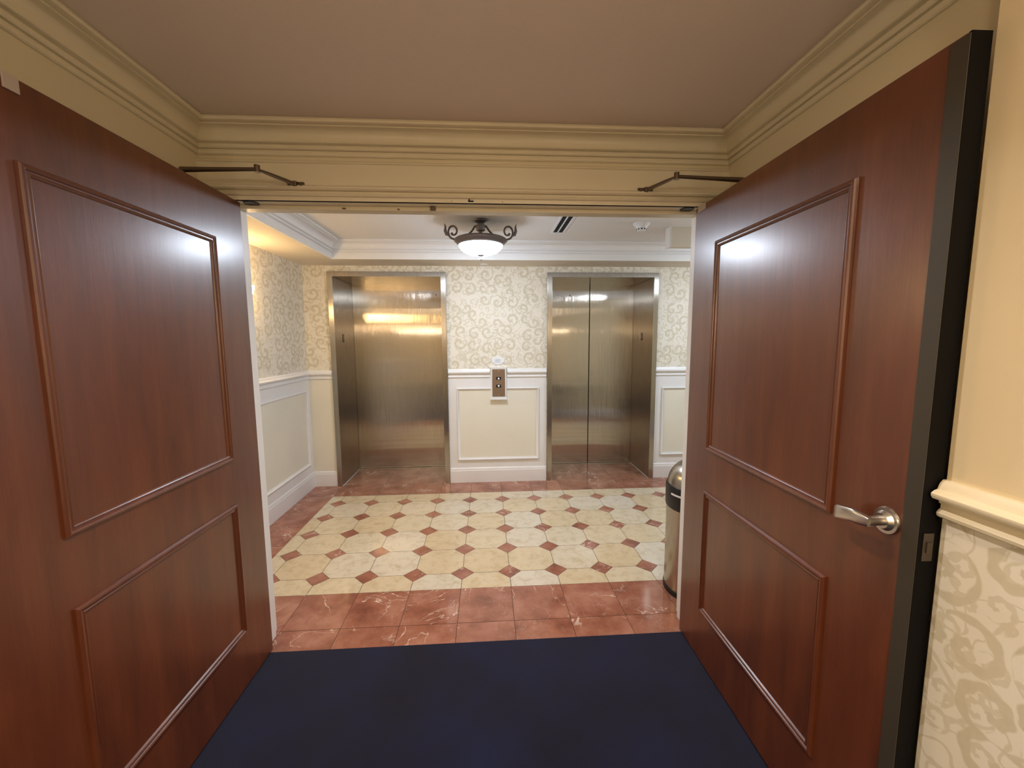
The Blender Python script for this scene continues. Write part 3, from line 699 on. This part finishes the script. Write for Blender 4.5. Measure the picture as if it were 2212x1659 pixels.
for k in range(10):
    a = 2*PI*k/10; c, s_ = math.cos(a), math.sin(a); r = 0.0375; t = 0.006
    b.add([(r*c-t*s_, r*s_+t*c, -0.0425), (r*c+t*s_, r*s_-t*c, -0.0425), ((r+.001)*c+t*s_, (r+.001)*s_-t*c, -0.052), ((r+.001)*c-t*s_, (r+.001)*s_+t*c, -0.052)], [(0, 1, 2, 3)])
b.build('sensor_slots', 'dark', hd)
tag(MB().lathe((0.157, 1.60, ZS), [(0, -0.004), (0.036, -0.004), (0.040, -0.001), (0.040, 0), (0, 0)], 32).build('sprinkler_cover', 'whitepl', smooth=True), 'small white round sprinkler cover on the cream soffit between the elevators', 'sprinkler')

# ------------------------------------------------------------------ wall sconces
SCY = 0.61
def sconce(label, loc, rz, group='warm wall sconces in the lobby', gm='sconce'):
    """half-bowl uplighter; local +x points out of the wall"""
    root = thing('wall_sconce', label, 'wall lamp', loc, rz, group=group)
    MB().box(0, 0.014, -0.045, 0.045, -0.10, 0.07).build('back_plate', 'brass', root, bevel=0.004)
    pr = [(0.012, -0.085), (0.045, -0.072), (0.075, -0.045), (0.094, -0.012), (0.102, 0.022), (0.106, 0.040), (0.101, 0.040), (0.096, 0.022), (0.088, -0.010)]
    MB().lathe((0.012, 0, 0), pr, 28, -PI/2, PI/2).build('glass_shade', gm, root, smooth=True)
    MB().tube([(0.012, 0, -0.095), (0.03, 0, -0.100), (0.035, 0, -0.088)], 0.006, 10).build('bracket', 'brass', root, smooth=True)
sconce('warm glowing sconce on the left lobby wall, its edge peeking past the door jamb', (XL, SCY, 1.865), 0.0)
sconce('warm sconce on the lobby side wall beside the doorway, unseen from the corridor', (-1.28, YL, 1.74), math.radians(90), gm='sconce3')

sconce('added fill sconce on the left corridor wall, unseen behind the viewpoint', (NL, -3.7, 1.75), 0.0, 'added fill sconces in the corridor', 'sconce_fill')  # unseen pair of sconces added to brighten the corridor ceiling
sconce('added fill sconce on the right corridor wall, unseen behind the viewpoint', (NR, -3.7, 1.75), PI, 'added fill sconces in the corridor', 'sconce_fill')
# ------------------------------------------------------------------ corridor downlights
def downlight(x, y, r, mat, label):
    root = thing('recessed_downlight', label, 'ceiling light', (x, y, ZC), group='corridor downlights')
    MB().lathe((0, 0, 0), [(r, 0), (r+0.022, 0), (r+0.022, -0.004), (r+0.004, -0.010), (r, -0.006)], 36).build('trim_ring', 'whitepl', root, smooth=True)
    MB().lathe((0, 0, 0), [(0, -0.016), (r*0.5, -0.014), (r*0.85, -0.009), (r, -0.003)] if r < 0.04 else [(0, -0.003), (r, -0.003)], 36).build('lens', mat, root)
for k, (dx, dy) in enumerate(DOWN):
    downlight(dx, dy, 0.065, 'lens2', 'recessed warm downlight in the corridor ceiling behind the viewpoint')
downlight(0.135, -1.385, 0.026, 'lens', 'small recessed spotlight in the corridor ceiling before the double doors')

# ------------------------------------------------------------------ trash can
tx, ty, tr = 1.412, -0.262, 0.178
root = thing('trash_can', 'tall brushed steel trash can with black band and dome lid behind the right door', 'trash can', (tx, ty, 0))
MB().lathe((0, 0, 0), [(0, 0.0), (tr+0.003, 0.0), (tr+0.003, 0.030), (tr, 0.034), (0, 0.034)], 56).build('base_ring', 'black', root, smooth=True)
MB().lathe((0, 0, 0), [(tr-0.001, 0.030), (tr-0.001, 0.525), (tr-0.006, 0.530)], 56).build('body', 'can', root, smooth=True)
bd = MB().lathe((0, 0, 0), [(tr-0.01, 0.520), (tr+0.004, 0.520), (tr+0.006, 0.535), (tr+0.006, 0.640), (tr+0.002, 0.652), (tr-0.012, 0.655)], 56).build('lid_band', 'black', root, smooth=True)
dome = [(tr-0.003, 0.650)]
for k in range(1, 13):
    a = k/12*PI/2; dome.append(((tr-0.003)*math.cos(a) if k < 12 else 0.0, 0.650+0.158*math.sin(a)))
MB().lathe((0, 0, 0), dome, 56).build('dome_lid', 'can', root, smooth=True)
b = MB(); a0, a1 = math.radians(190), math.radians(238); n = 14; vs = []
for k in range(n+1):
    a = a0+(a1-a0)*k/n
    for r, z in ((tr+0.0055, 0.606), (tr+0.0085, 0.606), (tr+0.0085, 0.616), (tr+0.0055, 0.616)): vs.append((r*math.cos(a), r*math.sin(a), z))
fs = [(k*4+j, k*4+(j+1) % 4, k*4+4+(j+1) % 4, k*4+4+j) for k in range(n) for j in range(4)]+[(0, 1, 2, 3), tuple(n*4+j for j in range(4))]
b.add(vs, fs); o = b.build('handle_strip', 'whitepl', bd, smooth=False); o['label'] = 'white grip strip'
